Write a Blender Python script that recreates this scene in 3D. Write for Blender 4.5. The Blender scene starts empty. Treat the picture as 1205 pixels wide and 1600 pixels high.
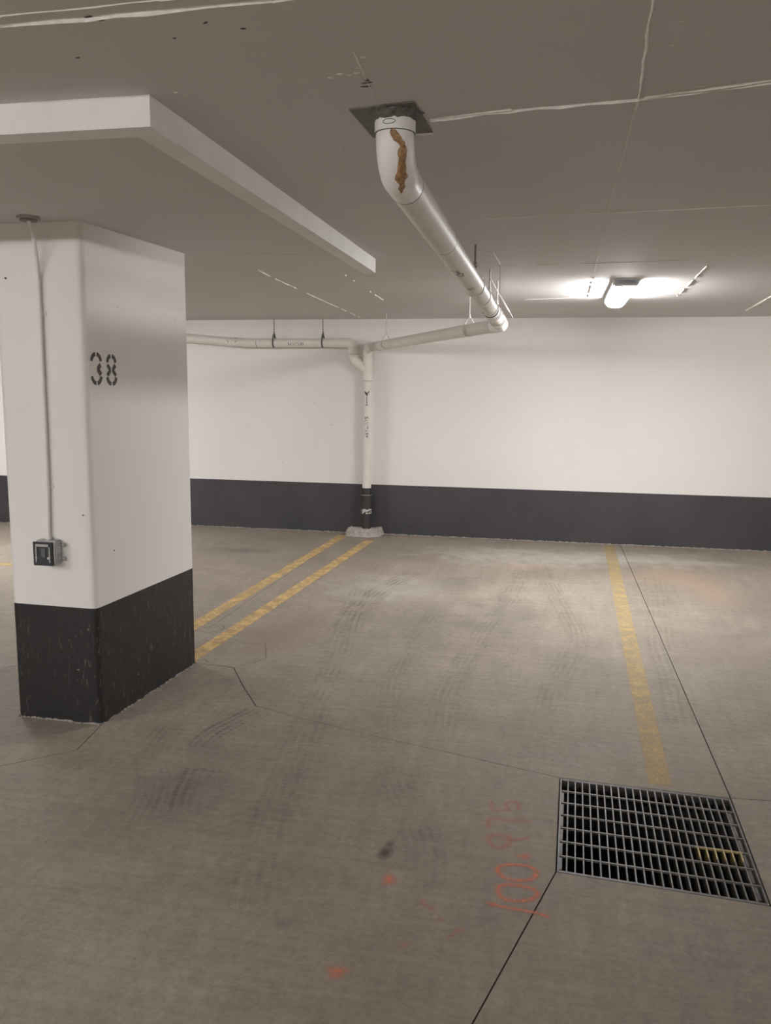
import bpy, bmesh, math, random
from mathutils import Vector, Matrix
random.seed(7)
SC = bpy.context.scene
COL = SC.collection

# ------------------------------------------------------------------ camera
F_PX, YAW, PITCH, ROLL, EYE = 1316.155, -0.2019, 0.1488, 0.0093, 1.65
fw = Vector((math.sin(YAW)*math.cos(PITCH), math.cos(YAW)*math.cos(PITCH), -math.sin(PITCH)))
rt = Vector((math.cos(YAW), -math.sin(YAW), 0)); up = rt.cross(fw)
r2 = math.cos(ROLL)*rt + math.sin(ROLL)*up
u2 = -math.sin(ROLL)*rt + math.cos(ROLL)*up
cd = bpy.data.cameras.new('camera'); cam = bpy.data.objects.new('camera', cd); COL.objects.link(cam)
M = Matrix((( r2.x, u2.x, -fw.x), (r2.y, u2.y, -fw.y), (r2.z, u2.z, -fw.z))).to_4x4()
M.translation = Vector((0, 0, EYE)); cam.matrix_world = M
cd.sensor_fit = 'VERTICAL'; cd.sensor_height = 24; cd.sensor_width = 18
cd.lens = F_PX/1600*24; cd.clip_start = .02; cd.clip_end = 100
SC.camera = cam

# ------------------------------------------------------------------ world, exposure
W = bpy.data.worlds.new('world'); SC.world = W; W.use_nodes = True
W.node_tree.nodes['Background'].inputs[0].default_value = (.5, .48, .45, 1)
W.node_tree.nodes['Background'].inputs[1].default_value = 0.02
SC.view_settings.view_transform = 'Standard'; SC.view_settings.look = 'None'
SC.view_settings.exposure = 0.0; SC.view_settings.gamma = 1; SC.view_settings.use_curve_mapping = False
try:
    SC.cycles.max_bounces = 12; SC.cycles.diffuse_bounces = 8
    SC.cycles.use_denoising = True
except Exception: pass
LAMP_COLOR = (1.0, .992, 1.0)
LAMP_STRENGTH = 171.0

D = 9.14      # distance of the rear wall
ZC = 2.365    # ceiling height

# ------------------------------------------------------------------ materials
def new_mat(name):
    m = bpy.data.materials.new(name); m.use_nodes = True
    nt = m.node_tree; b = nt.nodes['Principled BSDF']
    return m, nt, b
class N:
    """small node helper"""
    def __init__(s, nt): s.nt = nt
    def n(s, t, **k):
        x = s.nt.nodes.new(t)
        for a, v in k.items(): setattr(x, a, v)
        return x
    def l(s, a, b): s.nt.links.new(a, b)
    def coord(s, scale=(1,1,1), out='Object'):
        tc = s.n('ShaderNodeTexCoord'); mp = s.n('ShaderNodeMapping'); mp.inputs['Scale'].default_value = scale
        s.l(tc.outputs[out], mp.inputs[0]); return mp.outputs[0]
    def noise(s, vec, scale, detail=4, rough=.6):
        x = s.n('ShaderNodeTexNoise'); x.inputs['Scale'].default_value = scale
        x.inputs['Detail'].default_value = detail; x.inputs['Roughness'].default_value = rough
        s.l(vec, x.inputs['Vector']); return x.outputs['Fac']
    def ramp(s, fac, pts):
        x = s.n('ShaderNodeValToRGB'); e = x.color_ramp.elements
        while len(e) < len(pts): e.new(.5)
        for i, (p, c) in enumerate(pts):
            e[i].position = p; e[i].color = (c if len(c) == 4 else (*c, 1)) if isinstance(c, tuple) else (c, c, c, 1)
        s.l(fac, x.inputs[0]); return x.outputs[0]
    def mix(s, fac, a, b, mode='MIX'):
        x = s.n('ShaderNodeMix', data_type='RGBA', blend_type=mode)
        for sock, v in ((x.inputs['Factor'], fac), (x.inputs[6], a), (x.inputs[7], b)):
            if isinstance(v, (int, float)): sock.default_value = v
            elif isinstance(v, tuple): sock.default_value = (*v[:3], 1)
            else: s.l(v, sock)
        return x.outputs[2]
    def math(s, op, a, b=0.0, c=None, clamp=False):
        x = s.n('ShaderNodeMath', operation=op, use_clamp=clamp)
        for i, v in enumerate((a, b, c)):
            if v is None: continue
            if isinstance(v, (int, float)): x.inputs[i].default_value = v
            else: s.l(v, x.inputs[i])
        return x.outputs[0]
    def bump(s, h, bsdf, strength=.2, dist=.01):
        x = s.n('ShaderNodeBump'); x.inputs['Strength'].default_value = strength; x.inputs['Distance'].default_value = dist
        s.l(h, x.inputs['Height']); s.l(x.outputs[0], bsdf.inputs['Normal'])
    def sep(s, v):
        x = s.n('ShaderNodeSeparateXYZ'); s.l(v, x.inputs[0]); return x.outputs
def simple(name, col, rough=.5, metal=0, var=.08, scale=20, bump=0.0):
    m, nt, b = new_mat(name); k = N(nt); v = k.coord()
    f = k.noise(v, scale)
    lo = tuple(c*(1-var) for c in col); hi = tuple(min(1, c*(1+var)) for c in col)
    k.l(k.ramp(f, [(.3, lo), (.7, hi)]), b.inputs['Base Color'])
    b.inputs['Roughness'].default_value = rough; b.inputs['Metallic'].default_value = metal
    if bump: k.bump(f, b, bump, .004)
    return m

def painted(name, col, rough, dirt=.79):
    """white painted concrete / blockwork: mottling, scattered chips and dark specks, fine roller relief"""
    m, nt, b = new_mat(name); k = N(nt); v = k.coord()
    big = k.noise(v, .9, 3); fine = k.noise(v, 55, 3)
    c = k.ramp(big, [(.3, tuple(x*.95 for x in col)), (.7, col)])
    if dirt:
        sp = k.noise(v, 21, 1, .4)
        c = k.mix(k.ramp(sp, [(dirt, 0.0), (dirt+.02, .4)]), c, (.22, .20, .18))
    k.l(c, b.inputs['Base Color']); b.inputs['Roughness'].default_value = rough
    med = k.noise(v, 7, 3)
    k.bump(k.math('ADD', k.math('MULTIPLY', fine, .3), med), b, .12, .006)
    return m
M_WALL = painted('white_wall_paint', (.785, .757, .725), .5)
M_COLUMN = painted('white_column_paint', (.79, .762, .735), .46, .80)
M_CEIL = painted('ceiling_paint', (.625, .605, .588), .75, None)
M_SEAM = simple('lit_seam_paint', (.74, .70, .65), .6, var=.12, scale=60)  # ceiling paint made lighter, glancing lamp light put into the colour
M_STRIP = simple('curb_paint', (.79, .775, .755), .5, var=.04, scale=6, bump=.2)
M_PIPE = simple('pipe_paint', (.71, .675, .625), .5, var=.05, scale=9, bump=.06)
M_PIPE_NEW = simple('pvc_white', (.81, .795, .77), .38, var=.03, scale=6)
M_RING = simple('dark_joint_ring', (.10, .09, .08), .7)  # dark colour of the rings at the pipe joints
M_BLACK_PIPE = simple('black_pipe_paint', (.035, .033, .033), .5, var=.3, scale=30)
M_INK = simple('black_marker_ink', (.07, .065, .06), .6)
M_INK_FADED = simple('faded_ink', (.25, .235, .215), .6)
M_STENCIL = simple('stencil_grey', (.095, .09, .09), .7, var=.25, scale=90)
M_GALV = simple('galvanised_steel', (.42, .42, .41), .42, .6, var=.2, scale=50)
M_ROD = simple('painted_rod', (.50, .475, .44), .45, .2, var=.1)
M_ROD_DARK = simple('dark_hanger', (.17, .155, .145), .5, .4, var=.2)
M_FOAM = simple('dirty_sealant', (.12, .105, .092), .95, var=.35, scale=80, bump=.6)
M_PLATE = simple('sheet_steel', (.15, .147, .13), .55, .35, var=.25, scale=25)
M_PAD = simple('rough_mortar', (.37, .335, .30), .95, var=.3, scale=45, bump=.7)
M_HOUSING = simple('lamp_housing', (.74, .76, .78), .4, var=.02)
M_DARKFACE = simple('charcoal_plastic', (.035, .037, .042), .35, var=.3, scale=70)
M_LABEL = simple('worn_sticker', (.52, .53, .53), .5, var=.4, scale=200)

def band_mat(name, col, scuff):
    m, nt, b = new_mat(name); k = N(nt); v = k.coord()
    c = k.ramp(k.noise(v, 1.6), [(.3, tuple(x*.8 for x in col)), (.7, tuple(x*1.15 for x in col))])
    vs = k.coord((60, 60, 14))
    sc = k.noise(vs, 1.0, 4, .7)
    area = k.noise(v, 2.3, 2)
    f = k.math('MULTIPLY', k.ramp(sc, [(.57, 0.0), (.69, 1.0)]), k.ramp(area, [(.38, 0.0), (.62, scuff)]))
    c = k.mix(f, c, (.20, .18, .165))
    sp = k.noise(v, 38, 1, .3)
    c = k.mix(k.ramp(sp, [(.80, 0.0), (.82, .45)]), c, (.30, .28, .26))
    # crumbled paint at the foot of the wall
    z = k.sep(v)[2]
    low = k.math('MULTIPLY', k.math('LESS_THAN', z, k.math('MULTIPLY_ADD', k.noise(v, 22, 3), .042, -.016)), .8)
    c = k.mix(low, c, (.40, .365, .33))
    k.l(c, b.inputs['Base Color']); b.inputs['Roughness'].default_value = .55
    k.bump(k.noise(v, 60), b, .2, .004)
    return m
M_BAND = band_mat('charcoal_wall_band', (.050, .0465, .050), .08)
M_BAND_COL = band_mat('black_column_band', (.012, .011, .0105), .6)

def floor_material():
    m, nt, b = new_mat('garage_concrete'); k = N(nt); v = k.coord()
    big = k.noise(v, .55, 4, .6); mid = k.noise(v, 3.2, 5, .65); fine = k.noise(v, 70, 4, .7)
    str1 = k.noise(k.coord((2.2, 28, 1)), 1.0, 5, .7)
    str2 = k.noise(k.coord((14, 1.3, 1)), 1.0, 4, .7)
    c = k.ramp(big, [(.28, (.215, .196, .172)), (.72, (.290, .270, .240))])
    c = k.mix(.55, c, k.ramp(mid, [(.25, (.55, .54, .52)), (.75, (1.0, 1.0, 1.0))]), 'MULTIPLY')
    c = k.mix(.42, c, k.ramp(str1, [(.3, (.62, .60, .58)), (.7, (1.0, 1.0, 1.0))]), 'MULTIPLY')
    c = k.mix(.30, c, k.ramp(str2, [(.3, (.60, .60, .60)), (.65, (1.0, 1.0, 1.0))]), 'MULTIPLY')
    c = k.mix(.30, c, k.ramp(fine, [(.3, (.45, .45, .45)), (.7, (1.0, 1.0, 1.0))]), 'MULTIPLY')
    gr_ = k.noise(v, 26, 5, .75)
    c = k.mix(.45, c, k.ramp(gr_, [(.30, (.50, .49, .48)), (.62, (1.0, 1.0, 1.0))]), 'MULTIPLY')
    c = k.mix(1.0, c, (1.61, 1.52, 1.42), 'MULTIPLY')
    # stains and dimming patches, each with a shape of its own (x, y, half width, half length, colour, strength)
    s = k.sep(v)
    wob = k.math('MULTIPLY_ADD', k.noise(v, 4.5, 5, .7), 2.4, -1.2)
    def stain_or_dim(c, x, y, rx, ry, col, a):
        dx = k.math('DIVIDE', k.math('SUBTRACT', s[0], x), rx); dy = k.math('DIVIDE', k.math('SUBTRACT', s[1], y), ry)
        d = k.math('SQRT', k.math('ADD', k.math('MULTIPLY', dx, dx), k.math('MULTIPLY', dy, dy)))
        f = k.math('MULTIPLY', k.math('SUBTRACT', 1.15, k.math('ADD', d, wob), clamp=True), a)
        return k.mix(f, c, col)
    rust, soot_and_dim, pale = (.34, .24, .17), (.14, .125, .11), (.50, .48, .44)
    for st in ((-.23,7.75,.40,.22,rust,.55), (1.05,7.65,.42,.5,rust,.65), (1.28,7.1,.22,.45,rust,.6), (-1.80,5.25,.30,.55,(.24,.18,.15),.7),
               (-3.1,7.85,.35,.18,soot_and_dim,.7), (-.81,7.0,.28,.45,soot_and_dim,.5), (-.35,6.0,.35,.6,soot_and_dim,.45), (1.1,5.6,.3,.5,(.27,.21,.17),.5),
               (-.9,5.7,.4,.9,soot_and_dim,.35), (.25,4.9,.35,.6,soot_and_dim,.3), (-1.35,6.6,.5,.5,pale,.35), (0.1,8.3,1.6,.35,pale,.45),
               (.9,8.5,.7,.3,pale,.25), (1.15,5.2,.55,1.0,soot_and_dim,.30), (1.3,2.4,.9,.7,soot_and_dim,.22), (1.6,6.4,.5,.8,soot_and_dim,.25), (-.4,8.0,.8,.35,pale,.3), (-1.5,3.1,.35,.6,soot_and_dim,.30), (-1.6,4.3,.4,.3,soot_and_dim,.28),  # large right-hand dark patches put dimmer light into the floor colour
               (-.551,2.738,.028,.045,(.075,.06,.045),.95), (-.545,2.80,.016,.022,(.10,.08,.06),.8), (-.78,2.28,.03,.03,soot_and_dim,.4)):
        c = stain_or_dim(c, *st)
    k.l(c, b.inputs['Base Color'])
    k.l(k.ramp(mid, [(.3, .62), (.7, .80)]), b.inputs['Roughness'])
    b.inputs['Specular IOR Level'].default_value = .22
    k.bump(k.math('ADD', k.math('MULTIPLY', fine, .5), k.math('MULTIPLY', str1, .8)), b, .25, .004)
    return m
M_FLOOR = floor_material()
M_SUB = simple('dark_joint_bottom', (.05, .045, .04), .95)
M_PIT = simple('dark_pit_concrete', (.05, .046, .04), .8, var=.4, scale=12)  # pit concrete in a very dark tone

def decal(name, col, cov, kind='wear', edge=(0.0, 1.0), rough=.8):
    """thin paint on the floor; UV.y runs -1..1 across the stroke (stored as 0..1)"""
    m, nt, b = new_mat(name); k = N(nt); v = k.coord()
    uv = k.n('ShaderNodeTexCoord').outputs['UV']; s = k.sep(uv)
    off = k.math('ABSOLUTE', k.math('MULTIPLY_ADD', s[1], 2.0, -1.0))      # 0 centre, 1 edge
    fine = k.noise(v, 85, 4, .75); mid = k.noise(v, 9, 4, .7)
    if kind == 'wear':
        a = k.math('ADD', k.math('MULTIPLY', fine, .75), k.math('MULTIPLY', mid, .55))
        a = k.ramp(a, [(.50, cov*.30), (.74, cov)])
        ed = k.math('ADD', off, k.math('MULTIPLY_ADD', k.noise(v, 26, 3), .5, -.25))
        a = k.math('MULTIPLY', a, k.ramp(ed, [(.84, 1.0), (.99, 0.0)]))
        c = k.mix(k.ramp(mid, [(.3, 0.0), (.7, 1.0)]), tuple(x*.82 for x in col), col)
    elif kind == 'spray':
        a = k.ramp(off, [(edge[0], cov), (edge[1], 0.0)])
        a = k.math('MULTIPLY', a, k.ramp(fine, [(.32, .25), (.62, 1.0)]))
        c = col
    else:  # tyre: grooves along, cleats across
        g = k.math('SINE', k.math('MULTIPLY', s[1], 31.4)); g = k.math('MULTIPLY_ADD', g, .5, .5)
        t = k.math('SINE', k.math('ADD', k.math('MULTIPLY', s[0], 210.0), k.math('MULTIPLY', s[1], 12.0)))
        t = k.math('MULTIPLY_ADD', t, .35, .65)
        a = k.math('MULTIPLY', k.math('MULTIPLY', g, t), k.ramp(off, [(.80, cov), (1.0, 0.0)]))
        a = k.math('MULTIPLY', a, k.ramp(k.noise(v, 3.5, 5, .75), [(.40, .0), (.62, 1.0)]))
        c = col
    if isinstance(c, tuple): b.inputs['Base Color'].default_value = (*c, 1)
    else: k.l(c, b.inputs['Base Color'])
    k.l(a, b.inputs['Alpha']); b.inputs['Roughness'].default_value = rough
    return m
M_YELLOW = decal('worn_yellow_paint', (.70, .475, .20), .85)
M_YELLOW_WORN = decal('very_worn_yellow_paint', (.58, .42, .18), .62)
M_ORANGE = decal('orange_spray_paint', (.82, .24, .13), .68, 'spray', (.2, 1.0))
M_ORANGE_FADED = decal('faded_orange_spray', (.74, .20, .13), .38, 'spray', (.2, 1.0))
M_TYRE = decal('tyre_rubber', (.07, .065, .06), .22, 'tyre')
M_TYRE_PALE = decal('pale_tyre_dust', (.50, .475, .43), .14, 'tyre')
M_CRACK = simple('crack_dark', (.07, .062, .055), .9)
M_TYRE_DARK = decal('dark_tyre_rubber', (.06, .056, .05), .36, 'tyre')

def grate_material():
    m, nt, b = new_mat('weathered_grate_steel'); k = N(nt); v = k.coord(); s = k.sep(v)
    c = k.ramp(k.noise(v, 30, 4), [(.3, (.085, .08, .074)), (.7, (.16, .15, .14))])
    w = k.math('MULTIPLY', k.noise(v, 60), .02)
    inx = k.math('MULTIPLY', k.math('GREATER_THAN', k.math('ADD', s[0], w), .555), k.math('LESS_THAN', k.math('ADD', s[0], w), .715))
    iny = k.math('MULTIPLY', k.math('GREATER_THAN', s[1], 2.965), k.math('LESS_THAN', s[1], 3.033))
    c = k.mix(k.math('MULTIPLY', k.math('MULTIPLY', inx, iny), k.ramp(k.noise(v, 90), [(.3, .35), (.6, .9)])), c, (.46, .35, .13))
    k.l(c, b.inputs['Base Color']); b.inputs['Metallic'].default_value = .35; b.inputs['Roughness'].default_value = .55
    return m
M_GRATE = grate_material()
def emit_mat():
    m, nt, b = new_mat('glowing_diffuser')
    b.inputs['Base Color'].default_value = (.9, .9, .9, 1)
    b.inputs['Emission Color'].default_value = (*LAMP_COLOR, 1); b.inputs['Emission Strength'].default_value = LAMP_STRENGTH
    return m
M_LIGHT = emit_mat()

# ------------------------------------------------------------------ mesh helpers
def obj(name, bm, mat, parent=None, smooth=False):
    me = bpy.data.meshes.new(name); bmesh.ops.recalc_face_normals(bm, faces=bm.faces[:]); bm.to_mesh(me); bm.free()
    if mat: me.materials.append(mat)
    if smooth:
        for p in me.polygons: p.use_smooth = True
        me.set_sharp_from_angle(angle=math.radians(38))
    o = bpy.data.objects.new(name, me); COL.objects.link(o)
    if parent: o.parent = parent
    return o
def empty(name, loc=(0,0,0)):
    o = bpy.data.objects.new(name, None); COL.objects.link(o); o.location = loc; o.empty_display_size = .1; return o
def tag(o, label=None, cat=None, group=None, kind=None):
    for a, v in (('label', label), ('category', cat), ('group', group), ('kind', kind)):
        if v: o[a] = v
    return o
def prism(bm, pts, z0, z1):
    lo = [bm.verts.new((x, y, z0)) for x, y in pts]; hi = [bm.verts.new((x, y, z1)) for x, y in pts]
    n = len(pts); bm.faces.new(lo[::-1]); bm.faces.new(hi)
    for i in range(n): bm.faces.new((lo[i], lo[(i+1) % n], hi[(i+1) % n], hi[i]))
def box(bm, x0, x1, y0, y1, z0, z1, bev=0):
    b2 = bmesh.new() if bev else bm
    prism(b2, [(x0,y0),(x1,y0),(x1,y1),(x0,y1)], z0, z1)
    if bev:
        bmesh.ops.bevel(b2, geom=b2.edges[:], offset=bev, segments=2, affect='EDGES')
        append(bm, b2)
def append(bm, b2, mtx=None):
    if mtx is not None: bmesh.ops.transform(b2, matrix=mtx, verts=b2.verts)
    me = bpy.data.meshes.new('t'); b2.to_mesh(me); b2.free(); bm.from_mesh(me); bpy.data.meshes.remove(me)
def tube(bm, path, rad, n=28, caps=True):
    P = [Vector(p) for p in path]; R = rad if isinstance(rad, (list, tuple)) else [rad]*len(P)
    T = []
    for i in range(len(P)):
        a = P[max(0, i-1)]; b = P[min(len(P)-1, i+1)]
        t = (b-a); T.append(t.normalized() if t.length > 1e-9 else T[-1])
    ref = Vector((0,0,1)) if abs(T[0].z) < .9 else Vector((1,0,0))
    u = (ref - T[0]*ref.dot(T[0])).normalized(); rings = []
    for p, t, r in zip(P, T, R):
        u = (u - t*u.dot(t)).normalized(); w = t.cross(u)
        rings.append([bm.verts.new(p + r*(math.cos(2*math.pi*j/n)*u + math.sin(2*math.pi*j/n)*w)) for j in range(n)])
    for a, b in zip(rings, rings[1:]):
        for j in range(n): bm.faces.new((a[j], a[(j+1) % n], b[(j+1) % n], b[j]))
    if caps: bm.faces.new(rings[0][::-1]); bm.faces.new(rings[-1])
def stepped(a, b, steps):
    """points and radii for a fitting with shoulders: steps = [(t0, t1, r)...] along a->b in metres"""
    a = Vector(a); b = Vector(b); d = (b-a).normalized(); pts = []; rr = []
    for t0, t1, r in steps:
        e = .0006
        pts += [a+d*(t0+e), a+d*t1]; rr += [r, r]
    return pts, rr
def bezier(p0, p1, p2, n=14):
    p0, p1, p2 = Vector(p0), Vector(p1), Vector(p2)
    return [(1-t)**2*p0 + 2*t*(1-t)*p1 + t*t*p2 for t in [i/n for i in range(n+1)]]
def arc_corner(pa, pc, pb, R, n=14):
    """round elbow: points of the circular arc that fillets the corner pc between pa and pb"""
    pa, pc, pb = Vector(pa), Vector(pc), Vector(pb)
    d1 = (pa-pc).normalized(); d2 = (pb-pc).normalized(); ang = d1.angle(d2)
    L = R/math.tan(ang/2); c = pc + (d1+d2).normalized()*(R/math.sin(ang/2))
    a = pc + d1*L - c; b = pc + d2*L - c; th = a.angle(b); pts = []
    for i in range(n+1):
        t = i/n; pts.append(c + (math.sin((1-t)*th)*a + math.sin(t*th)*b)/math.sin(th))
    return pts
def ribbon(name, pts, w, mat, parent, z=.0012, closed=False, seg=None):
    """flat painted stroke on the floor with UV (length, across)"""
    P = [Vector((x, y)) for x, y in pts]
    if len(P) > 2:   # smooth by Catmull-Rom
        Q = []; m = len(P)
        for i in range(m if closed else m-1):
            g = (lambda j: P[j % m]) if closed else (lambda j: P[max(0, min(m-1, j))])
            a, b, c, d = g(i-1), g(i), g(i+1), g(i+2)
            for s in range(8):
                t = s/8; Q.append(.5*((2*b)+(c-a)*t+(2*a-5*b+4*c-d)*t*t+(3*b-a-3*c+d)*t**3))
        if not closed: Q.append(P[-1])
        P = Q
    me = bpy.data.meshes.new(name); n = len(P); vs = []; uvs = []; L = 0
    W_ = w if isinstance(w, (list, tuple)) else [w, w]
    for i in range(n):
        a = P[(i-1) % n] if closed else P[max(0, i-1)]; b = P[(i+1) % n] if closed else P[min(n-1, i+1)]
        t = (b-a).normalized(); nn = Vector((-t.y, t.x)); ww = W_[0]+(W_[1]-W_[0])*i/max(1, n-1)
        if i: L += (P[i]-P[i-1]).length
        for s in (-1, 1):
            q = P[i]+nn*s*ww/2; vs.append((q.x, q.y, z)); uvs.append((L, (s+1)/2))
    fs = [(2*i, 2*i+1, (2*i+3) % (2*n), (2*i+2) % (2*n)) for i in range(n if closed else n-1)]
    me.from_pydata(vs, [], fs); uv = me.uv_layers.new(name='UVMap')
    for p in me.polygons:
        for li, vi in zip(p.loop_indices, p.vertices): uv.data[li].uv = uvs[vi]
    me.materials.append(mat); o = bpy.data.objects.new(name, me); COL.objects.link(o)
    if parent: o.parent = parent
    return o
def blot(name, x, y, rx, ry, rot, mat, parent, z=.0012):
    """round spray blot: UV.y 0.5 at the centre and 1 at the rim"""
    n = 28; vs = [(x, y, z)]; uvs = [(0, .5)]
    for i in range(n):
        a = 2*math.pi*i/n; r = 1+.18*math.sin(3*a+x*9)+.1*math.sin(5*a+y*7)
        px, py = rx*r*math.cos(a), ry*r*math.sin(a)
        vs.append((x+px*math.cos(rot)-py*math.sin(rot), y+px*math.sin(rot)+py*math.cos(rot), z)); uvs.append((0, 1))
    me = bpy.data.meshes.new(name); me.from_pydata(vs, [], [(0, i+1, (i+1) % n+1) for i in range(n)])
    uv = me.uv_layers.new(name='UVMap')
    for p in me.polygons:
        for li, vi in zip(p.loop_indices, p.vertices): uv.data[li].uv = uvs[vi]
    me.materials.append(mat); o = bpy.data.objects.new(name, me); COL.objects.link(o); o.parent = parent
    return o

# ------------------------------------------------------------------ floor
XL, XR, YF = -12.0, 7.5, -7.5
GA, GB, GC_, GD = (.048, 2.752), (.729, 2.703), (.743, 3.445), (.060, 3.477)   # grate pit corners
bm = bmesh.new()   # joint bottom, with the hole of the pit
out = [(XL, YF), (XR, YF), (XR, D), (XL, D)]; inn = [GA, GB, GC_, GD]
for i in range(4):
    q = [out[i], out[(i+1) % 4], inn[(i+1) % 4], inn[i]]
    prism(bm, q, -.08, -.022)
floor = tag(obj('floor', bm, M_SUB), kind='structure')

def line_pt(a, b, t): return (a[0]+(b[0]-a[0])*t, a[1]+(b[1]-a[1])*t)
CA, CB, CL = (-2.134, 3.551), (-2.073, 4.528), (-2.594, 3.564)          # column corners
CR = (CL[0]+CB[0]-CA[0], CL[1]+CB[1]-CA[1])
J1T, J1B = (.683, D), GC_
J2R = (XR, 3.95)
J3B = (.048-.211*13, 2.752-.762*13)     # runs towards the camera and past it
t3 = (YF-2.752)/(-.762); J3B = (.048-.211*t3, YF)
J4 = [GD, (-.330, 3.588), (-.691, 3.689), (-1.12, 3.822), (-1.487, 3.957), (-1.66, 4.22), (-1.825, 4.496), (-1.95, 4.499), CB]
J5 = [(-2.289, D), (-2.287, 7.6), (-2.300, 6.3), (-2.292, 5.278), (-2.36, 5.15), (-2.36, CR[1])]
JLx = [CR, (-3.05, 4.27), (-3.14, 4.165), (-3.7, 3.85), (XL, 0.0)]
J6 = [CA, (-2.091, 3.27), (-2.324, 3.05), (-3.6, 1.86), (XL, -5.9)]
slabs = [
    [J1B, J2R, (XR, D), J1T],
    [GD, GC_, J1T] + J5[:1] + J5[1:] + [CB] + J4[-2:0:-1],
    [J5[0], (XL, D)] + JLx[::-1] + J5[-1:0:-1],
    [GA, GD] + J4[1:-1] + [CB, CA] + J6[1:4] + [(XL, -5.9), (XL, YF), J3B],
    [GA, J3B, (XR, YF), J2R, J1B, GB],
    [CA, CL] + JLx + [(XL, -5.9)] + J6[3:0:-1],
]
def inset(poly, d):
    P = [Vector(p) for p in poly]; area = sum(P[i].x*P[(i+1) % len(P)].y-P[(i+1) % len(P)].x*P[i].y for i in range(len(P)))
    if area < 0: P = P[::-1]
    out = []
    for i in range(len(P)):
        a, b, c = P[i-1], P[i], P[(i+1) % len(P)]
        n1 = Vector((-(b-a).y, (b-a).x)).normalized(); n2 = Vector((-(c-b).y, (c-b).x)).normalized()
        m = (n1+n2); m = m/max(.35, m.dot(n1)); out.append(b+m*d)
    return [(p.x, p.y) for p in out]
for s in slabs:
    bm = bmesh.new(); prism(bm, inset(s, .0026), -.022, 0)
    obj('concrete_slab', bm, M_FLOOR, floor)
# pit under the grate
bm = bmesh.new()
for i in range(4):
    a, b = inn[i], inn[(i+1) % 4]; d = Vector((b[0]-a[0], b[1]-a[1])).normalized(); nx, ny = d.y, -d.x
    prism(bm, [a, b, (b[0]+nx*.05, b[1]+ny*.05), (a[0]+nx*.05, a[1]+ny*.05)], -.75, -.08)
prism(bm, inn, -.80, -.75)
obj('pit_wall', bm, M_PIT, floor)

# painted lines
def strip_line(label, a, b, w, mat):
    n = 30; o = ribbon('parking_line', [line_pt(a, b, i/n) for i in range(n+1)], w, mat, floor); o['label'] = label; return o
strip_line('yellow parking line nearer the column, running to the concrete pad', (-1.955, 8.72), (-2.145, 4.40), .115, M_YELLOW)
strip_line('yellow parking line on the far side of the crack behind the column', (-2.31, 8.93), (-2.425, 4.85), .115, M_YELLOW)
strip_line('yellow parking line on the right, running from the wall to the grate', (.563, 9.06), (.474, 3.50), [.118, .105], M_YELLOW_WORN)
o = strip_line('yellow line seen left of the column', (-9.5, 7.35), (-4.3, 6.62), .12, M_YELLOW_WORN)
# cracks
def crack(pts, w=.004):
    Q = [pts[0]]
    for a, b in zip(pts, pts[1:]):
        for i in range(1, 7):
            t = i/6; q = line_pt(a, b, t); j = .007 if i < 6 else 0
            Q.append((q[0]+random.uniform(-j, j), q[1]+random.uniform(-j, j)))
    bm = bmesh.new()
    for a, b in zip(Q, Q[1:]):
        d = (Vector(b)-Vector(a)).normalized()*w*random.uniform(.3, .55); n = Vector((-d.y, d.x))
        vs = [bm.verts.new((p[0]+s*n.x, p[1]+s*n.y, .0006)) for p, s in ((a, -1), (a, 1), (b, 1), (b, -1))]
        bm.faces.new(vs)
    obj('floor_crack', bm, M_CRACK, floor)
crack([(-1.825, 4.496), (-1.742, 4.60), (-1.70, 4.72), (-1.80, 4.98), (-1.943, 4.965), (-2.03, 5.02)])
crack([(-2.36, 5.15), (-2.25, 5.12), (-2.19, 5.19), (-2.21, 5.30), (-2.30, 5.28)], .006)
crack([(-1.825, 4.496), (-1.95, 4.52), (-2.06, 4.60)])
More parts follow.
